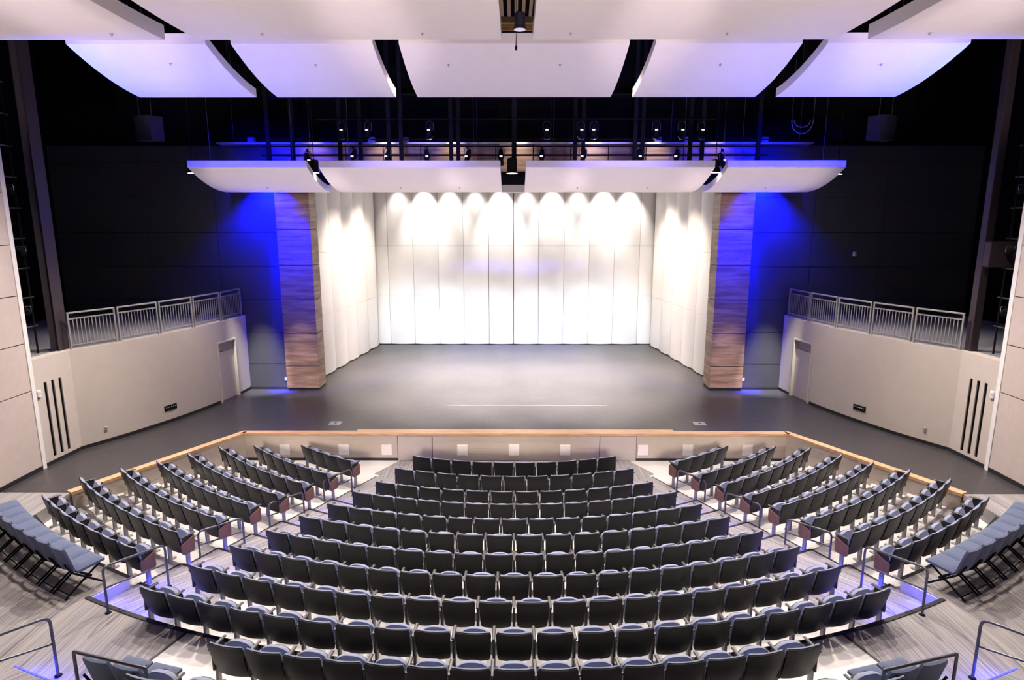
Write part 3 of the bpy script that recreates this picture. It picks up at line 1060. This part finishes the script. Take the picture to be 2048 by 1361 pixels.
# loudspeakers hung in the dark either side
for s, sn in ((-1, 'left'), (1, 'right')):
    t = thing('loudspeaker', f'dark loudspeaker hanging in the shadow on the {sn}', 'loudspeaker', (s * 12.45, 22.4, 10.0), s * .4)
    mb = MB()
    mb.grid(lambda u, v: (-.38 + .76 * u, -.30 - .10 * (1 - (2 * u - 1) ** 2), .8 * v), 8, 1, (0, .5, 0))
    mb.build('cabinet', SPEAKERM, t, True)
    mb = MB()
    mb.grid(lambda u, v: (-.34 + .68 * u, -.315 - .09 * (1 - (2 * u - 1) ** 2), .04 + .72 * v), 8, 1, (0, .012, 0))
    mb.build('grille', mat('speaker_grille', (.05, .05, .075), .5, .4, var=.2, vscale=200), t, True)
    for x in (-.3, .3):
        MB().tube([(x, -.15, .79), (x, -.15, 5.0)], .012, 6).build('hanger', ROPEM, t)
    add_light('blue_speaker_spill', 'SPOT', (s * 11.2, 20.6, 11.2), 16, BLUE, (s * 12.4, 22.2, 10.4), .1, angle=40, blend=1)

# ------------------------------------------------------------------ catwalk before the header
t = thing('lighting_catwalk', 'black lighting catwalk of posts and pipes before the wooden header', 'catwalk', (0, 21.6, 9.0))
for z, r in ((.96, .02), (.74, .03), (.46, .034)):
    MB().tube([(-8.4, 0, z), (8.4, 0, z)], r, 8).build('pipe', BLACKMETAL, t)
for x in (-8.15, -7.35, -5.78, -5.1, -4.15, -3.75, -2.1, -1.86, 0.0, 2.0, 2.27, 3.98, 4.23, 5.8, 6.2, 8.05):
    MB().rbox(x - .065, x + .065, -.05, .05, .1, 5.99, .004).build('post', BLACKMETAL, t)
MB().box(-8.4, 8.4, .3, 1.0, 2.4, 2.46).build('walkway', BLACKMETAL, t)
MB().tube([(-6.5, -.3, 1.55), (6.5, -.3, 1.55)], .022, 8).build('lamp_pipe', BLACKMETAL, t)


def spot_unit(name):
    r = thing(name, 'x', 'spotlight', group='stage spotlights on the catwalk')
    M = Matrix.Rotation(R(-28), 4, 'X')
    MB().lathe([(.02, .26), (.07, .24), (.085, .12), (.10, .08), (.10, -.02), (.075, -.05), (.085, -.24), (.085, -.28)], M, 16).build('body', BLACKMETAL, r, True)
    MB().tube([(-.12, 0, 0), (-.125, 0, .2), (-.06, 0, .28), (.06, 0, .28), (.125, 0, .2), (.12, 0, 0)], .012, 6).build('yoke', STEELG, r)
    MB().rbox(-.03, .03, -.03, .03, .26, .36, .006).build('clamp', BLACKMETAL, r)
    MB().box(-.045, .045, -.115, -.095, -.06, -.035, M).build('glint_patch', GLINT, r)  # small glowing patch imitating a reflection, not a light source
    MB().tube([(-.11, -.02, -.2), (-.09, -.06, -.27), (0, -.09, -.30), (.09, -.06, -.27), (.11, -.02, -.2)], .012, 6).build('lens_rim', SILVER, r)
    return r


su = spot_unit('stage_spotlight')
lower = [-5.33, -4.2, -2.9, -1.55, -.45, .9, 2.27, 4.13, 5.35]
upper = [-5.6, -4.75, -2.75, 1.05, 2.15, 2.58, 4.6, 5.42, 6.05]
first = True
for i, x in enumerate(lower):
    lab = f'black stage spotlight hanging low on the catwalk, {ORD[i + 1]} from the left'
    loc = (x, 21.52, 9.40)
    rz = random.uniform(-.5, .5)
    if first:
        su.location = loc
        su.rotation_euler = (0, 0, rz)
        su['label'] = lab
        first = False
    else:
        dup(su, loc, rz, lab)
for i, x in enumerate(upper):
    dup(su, (x, 21.28, 10.20), random.uniform(-.3, .3), f'dark spotlight with painted glint on the upper lamp pipe, {ORD[i + 1]} from the left')
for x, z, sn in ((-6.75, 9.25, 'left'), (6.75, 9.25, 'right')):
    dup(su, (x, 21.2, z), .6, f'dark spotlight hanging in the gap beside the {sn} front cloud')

# ------------------------------------------------------------------ theatre seats
def seat_shell_mesh():
    def hw(v):      # v 0 bottom .. 1 top
        return .242 + .026 * v
    def fn(u, v):
        # pull the corners in for a rounded outline
        uu = 2 * u - 1
        vv = v
        edge = .0
        if v < .09:
            k = (1 - v / .09)
            edge = .022 * k * k
        elif v > .93:
            k = (v - .93) / .07
            edge = .016 * k * k
        x = uu * (hw(v) - edge)
        z = .30 + .525 * vv
        y = .135 * (1 - vv) + .030 * uu * uu - .012 * sin(pi * vv)
        z -= .02 * max(0, 1 - v / .1) * (abs(uu) < .9) * 0
        return (x, y, z)
    mb = MB()
    mb.grid(fn, 10, 14, lambda u, v: (0, .022, 0))
    # rolled top edge
    mb.tube([(fn(u / 10, 1)[0], fn(u / 10, 1)[1] + .010, .822) for u in range(11)], .010, 8)
    return mb.mesh('backrest', SEATSHELL, True)


def seat_back_cushion_mesh():
    def fn(u, v):
        uu = 2 * u - 1
        k = max(0, (v - .9) / .1)
        x = uu * (.240 + .022 * v - .02 * k * k)
        z = .36 + .474 * v
        y = .135 * (1 - (z - .30) / .54) + .030 * uu * uu + .026
        return (x, y, z)
    def th(u, v):
        uu = 2 * u - 1
        e = (1 - uu ** 6) * (1 - (2 * v - 1) ** 8)
        return (0, .018 + .05 * e, .004)
    mb = MB()
    mb.grid(fn, 10, 10, th)
    return mb.mesh('back_cushion', FABRIC, True)


def seat_pan_mesh():
    """tip-up seat, folded: a thick pad standing almost upright, rounded top"""
    def fn(u, v):
        uu = 2 * u - 1
        top = .700 - .085 * abs(uu) ** 3
        z = .40 + (top - .40) * v
        wid = .228 - .02 * (1 - v) - .012 * v ** 6
        y = .22 + .10 * v
        return (uu * wid, y, z)
    def th(u, v):
        uu = 2 * u - 1
        e = (1 - uu ** 6) * (1 - (2 * v - 1) ** 6)
        return (0, .045 + .055 * e, .012 * e)
    mb = MB()
    mb.grid(fn, 12, 12, th)
    return mb.mesh('seat_cushion', FABRIC, True)


def seat_underside_mesh():
    def fn(u, v):
        uu = 2 * u - 1
        top = .655 - .10 * abs(uu) ** 2.6
        z = .40 + (top - .40) * v
        y = .365 + .06 * v - .03 * (2 * v - 1) ** 2 * .5
        return (uu * .20, y, z)
    mb = MB()
    mb.grid(fn, 8, 8, (0, .03, 0))
    return mb.mesh('seat_pan', SEATSHELL, True)


def armrest_mesh():
    mb = MB()
    mb.rbox(-.026, .026, .07, .41, .675, .705, .012)
    return mb.mesh('armrest', ARMRES)


def standard_mesh():
    mb = MB()
    mb.rbox(-.017, .017, .12, .34, .34, .675, .006)
    mb.rbox(-.022, .022, .17, .25, .02, .36, .006)
    mb.rbox(-.035, .035, .10, .33, 0.0, .03, .008)
    mb.rbox(-.02, .02, .26, .36, .38, .46, .008)
    me = mb.mesh('standard', STEELG)
    me.materials.append(BONE)
    for p in me.polygons:
        if p.center.z < .335:
            p.material_index = 1
    return me


def endpanel_mesh():
    prof = [(.06, .37), (.09, .33), (.31, .33), (.345, .37), (.345, .63), (.32, .645), (.06, .55)]
    mb = MB()
    n = len(prof)
    vs = [(-.014, y, z) for y, z in prof] + [(.014, y, z) for y, z in prof]
    mb.add(vs, [tuple(range(n)), tuple(range(n, 2 * n))[::-1]] + [(i, n + i, n + (i + 1) % n, (i + 1) % n) for i in range(n)])
    return mb.mesh('end_panel', ENDWOOD)


ME = dict(shell=seat_shell_mesh(), back=seat_back_cushion_mesh(), pan=seat_pan_mesh(), under=seat_underside_mesh(), arm=armrest_mesh(), std=standard_mesh(), end=endpanel_mesh())


def child(name, me, parent, x=0.0):
    o = bpy.data.objects.new(name, me)
    COL.objects.link(o)
    o.parent = parent
    o.location = (x, 0, 0)
    return o


def seat_proto(pitch, left=True, right=False, end=0):
    r = thing('theater_seat', 'x', 'theater seat')
    child('backrest', ME['shell'], r)
    c = child('back_cushion', ME['back'], r)
    c['label'] = 'slate blue fabric cushion'
    c = child('seat_cushion', ME['pan'], r)
    c['label'] = 'slate blue fabric cushion, folded up'
    child('seat_pan', ME['under'], c)
    for f, sg in ((left, -1), (right, 1)):
        if f:
            a = child('armrest', ME['arm'], r, sg * pitch / 2)
            child('standard', ME['std'], a)
    if end:
        e = child('end_panel', ME['end'], r, end * (pitch / 2 + .045))
        e['label'] = 'reddish wood end panel'
    return r


def seat_row(rad, angs, pitch_ang, z, labels, group, end_sides=(0, 0)):
    """angs run from the left of the picture to the right"""
    pitch = rad * R(pitch_ang)
    n = len(angs)
    protos = {}
    for i, a in enumerate(angs):
        key = 'mid'
        if i == n - 1:
            key = 'last'
        elif i == 0 and end_sides[0]:
            key = 'first'
        loc = pol(rad, a, z)
        rot = R(a)
        if key in protos:
            dup(protos[key], loc, rot, labels[i], group)
        else:
            pr = seat_proto(pitch, True, key == 'last', -1 if key == 'first' else (1 if key == 'last' and end_sides[1] else 0))
            pr.location = loc
            pr.rotation_euler = (0, 0, rot)
            pr['label'] = labels[i]
            pr['group'] = group
            protos[key] = pr


N_C = [10, 11, 12, 14, 15, 16, 18, 19, 20, 21]
PITCH = [.590, .600, .606, .580, .589, .601, .578, .588, .593, .598]
for k in range(10):
    pa = math.degrees(PITCH[k] / RC[k])
    angs = [(i - (N_C[k] - 1) / 2) * pa for i in range(N_C[k])]
    seat_row(RC[k], angs, pa, FL[k], [f'dark theater seat, {ORD[i + 1]} from the left in the {ORD[k + 1]} center row from the stage' for i in range(N_C[k])], f'seats of the {ORD[k + 1]} center row')
# eleventh row stands on the cross aisle
RK = 17.80
pa = math.degrees(.562 / RK)
seat_row(RK, [(i - 7) * pa for i in range(15)], pa, ZS + .004, [f'dark theater seat, {ORD[i + 1]} from the left in the short row on the cross aisle' for i in range(15)], 'seats of the short row on the cross aisle')
# twelfth row, only its ends reach into the frame
pa = math.degrees(.59 / 18.62)
for s, sn in ((-1, 'left'), (1, 'right')):
    av = [s * (14.0 - i * pa) for i in range(4)]
    av.sort()
    lb = [f'theater seat cut off at the lower edge, {ORD[(i + 1) if s < 0 else 4 - i]} from its row end on the {sn}' for i in range(4)]
    seat_row(18.74, av, pa, 1.05, lb, f'seats cut off at the lower {sn} edge')
# side banks
SIDE = [(28.1, 40.9, 9.65, 4, 1), (27.5, 46.6, 10.63, 6, 2), (27.5, 48.8, 11.48, 7, 3), (27.1, 47.5, 12.37, 8, 4), (27.1, 46.3, 13.2, 8, 5), (26.7, 45.6, 14.08, 8, 6),
        (26.5, 44.6, 14.98, 8, 7), (26.2, 41.5, 15.86, 7, 8)]
for s, sn in ((-1, 'left'), (1, 'right')):
    for j, (a0, a1, rad, n, fk) in enumerate(SIDE):
        pa = (a1 - a0) / n
        av = [s * (a0 + pa * (i + .5)) for i in range(n)]
        av.sort()
        lb = []
        for i in range(n):
            q = (n - i) if s < 0 else (i + 1)
            lb.append(f'dark theater seat, {ORD[q]} from the aisle in the {ORD[j + 1]} {sn} bank row from the stage')
        seat_row(rad, av, pa, FL[fk], lb, f'seats of the {ORD[j + 1]} {sn} bank row', (1, 0) if s > 0 else (0, 1))

# ------------------------------------------------------------------ loose padded chairs on the cross aisle
def pad_mesh(name, fn, th, m):
    mb = MB()
    mb.grid(fn, 10, 10, th)
    return mb.mesh(name, m, True)


def loose_proto():
    r = thing('padded_folding_chair', 'x', 'chair')
    W = .226
    def se(k, p=6):
        return 1 - abs(k) ** p
    me = pad_mesh('seat', lambda u, v: ((2 * u - 1) * W, .02 + .46 * v, .405 + .03 * v), lambda u, v: (0, 0, .045 + .045 * se(2 * u - 1) * se(2 * v - 1)), FABRIC2)
    child('seat', me, r)
    def bk(u, v):
        uu = 2 * u - 1
        c = .03 * max(0, (v - .8) / .2) ** 2
        return (uu * (W - c), -.07 - .12 * v + .03 * uu * uu, .47 + .45 * v)
    me = pad_mesh('backrest', bk, lambda u, v: (0, .035 + .06 * se(2 * u - 1) * se(2 * v - 1), .012), FABRIC2)
    child('backrest', me, r)
    for x in (-.215, .215):
        mb = MB().tube([(x, -.16, .66), (x, -.07, .46), (x, .44, .018)], .018, 8)
        child('front_leg', mb.mesh('front_leg', BLACKMETAL, True), r)
        mb = MB().tube([(x * .93, .40, .41), (x * .93, .30, .36), (x * .93, -.22, .018)], .018, 8)
        child('rear_leg', mb.mesh('rear_leg', BLACKMETAL, True), r)
    mb = MB().tube([(-.215, .30, .13), (.215, .30, .13)], .010, 8)
    child('crossbar', mb.mesh('crossbar', BLACKMETAL, True), r)
    mb = MB().tube([(-.2, -.15, .075), (.2, -.15, .075)], .010, 8)
    child('crossbar', mb.mesh('crossbar', BLACKMETAL, True), r)
    return r


lp = loose_proto()
used = False
for s, sn in ((-1, 'left'), (1, 'right')):
    for i in range(9):
        a = s * (27.9 + 1.65 * i)
        loc = pol(16.72, a, ZS - .002)
        lab = f'blue padded folding chair on the carpet, {ORD[i + 1]} from the {sn} aisle railing'
        g = f'loose blue chairs behind the {sn} bank'
        if not used:
            lp.location = loc
            lp.rotation_euler = (0, 0, R(a))
            lp['label'] = lab
            lp['group'] = g
            used = True
        else:
            dup(lp, loc, R(a), lab, g)
    for i, aa in enumerate((16.9, 15.35)):
        dup(lp, pol(18.36, s * aa, ZS), R(s * aa), f'blue padded chair behind the lower {sn} guard rail, ' + ('at the outer end' if i == 0 else 'beside the theater seats'), f'padded chairs at the lower {sn} edge')

# ------------------------------------------------------------------ handrails
def arc_pts(a, b, c, r, n=5):
    """rounded corner at b between a and c"""
    a, b, c = Vector(a), Vector(b), Vector(c)
    u, v = (a - b).normalized(), (c - b).normalized()
    p0, p1 = b + u * r, b + v * r
    out = []
    for i in range(n + 1):
        t = i / n
        out.append((1 - t) ** 2 * p0 + 2 * t * (1 - t) * b + t * t * p1)
    return out


def handrail(p0, p1, z0, z1, h0, h1, label, group, sharp=False, rad=.021):
    a0, b0 = Vector((*p0, z0)), Vector((*p1, z1))
    t = thing('handrail', label, 'handrail', tuple((a0 + b0) / 2), group=group)
    base = Vector(t.location)
    a0, b0 = a0 - base, b0 - base
    a1, b1 = a0 + Vector((0, 0, h0)), b0 + Vector((0, 0, h1))
    r = .015 if sharp else .12
    pts = [a0] + arc_pts(a0, a1, b1, r) + arc_pts(a1, b1, b0, r) + [b0]
    MB().tube(pts, rad, 10).build('frame_tube', RAILP, t, True)
    if not sharp:
        MB().tube([a0 + Vector((0, 0, h0 * .55)), b0 + Vector((0, 0, h1 * .55))], rad * .8, 8).build('middle_rail', RAILP, t, True)
    for q in (a0, b0):
        MB().lathe([(.05, 0), (.05, .008), (.03, .012)], Matrix.Translation(q), 14).build('base_plate', BLACKMETAL, t)
    return t


for s, sn in ((-1, 'left'), (1, 'right')):
    g = f'grey tube handrails of the {sn} aisle'
    handrail((s * 5.0, 15.41), (s * 4.46, 16.15), 0, 0, .64, .66, f'short grey handrail in the {sn} aisle nearest the stage', g)
    handrail((s * 5.76, 13.68), (s * 5.24, 14.55), .15, .06, .66, .66, f'grey handrail second from the stage in the {sn} aisle', g)
    handrail((s * 6.55, 11.98), (s * 5.95, 12.73), .33, .24, .68, .70, f'grey handrail third from the stage in the {sn} aisle', g)
    handrail((s * 6.80, 9.44), (s * 6.52, 10.74), ZS - .004, .54, .84, .86, f'large grey handrail at the top of the {sn} aisle beside the loose chairs', g)
    g2 = f'railings at the lower {sn} edge'
    handrail((s * 6.98, 7.25), (s * 6.58, 7.96), ZS + .28, ZS + .0, .78, .95, f'grey handrail of the steps in the lower {sn} corner', g2)
    handrail((s * 5.66, 7.14), (s * 4.56, 6.84), ZS, ZS, 1.02, 1.02, f'square grey guard rail before the padded chairs at the lower {sn} edge', g2, sharp=True)
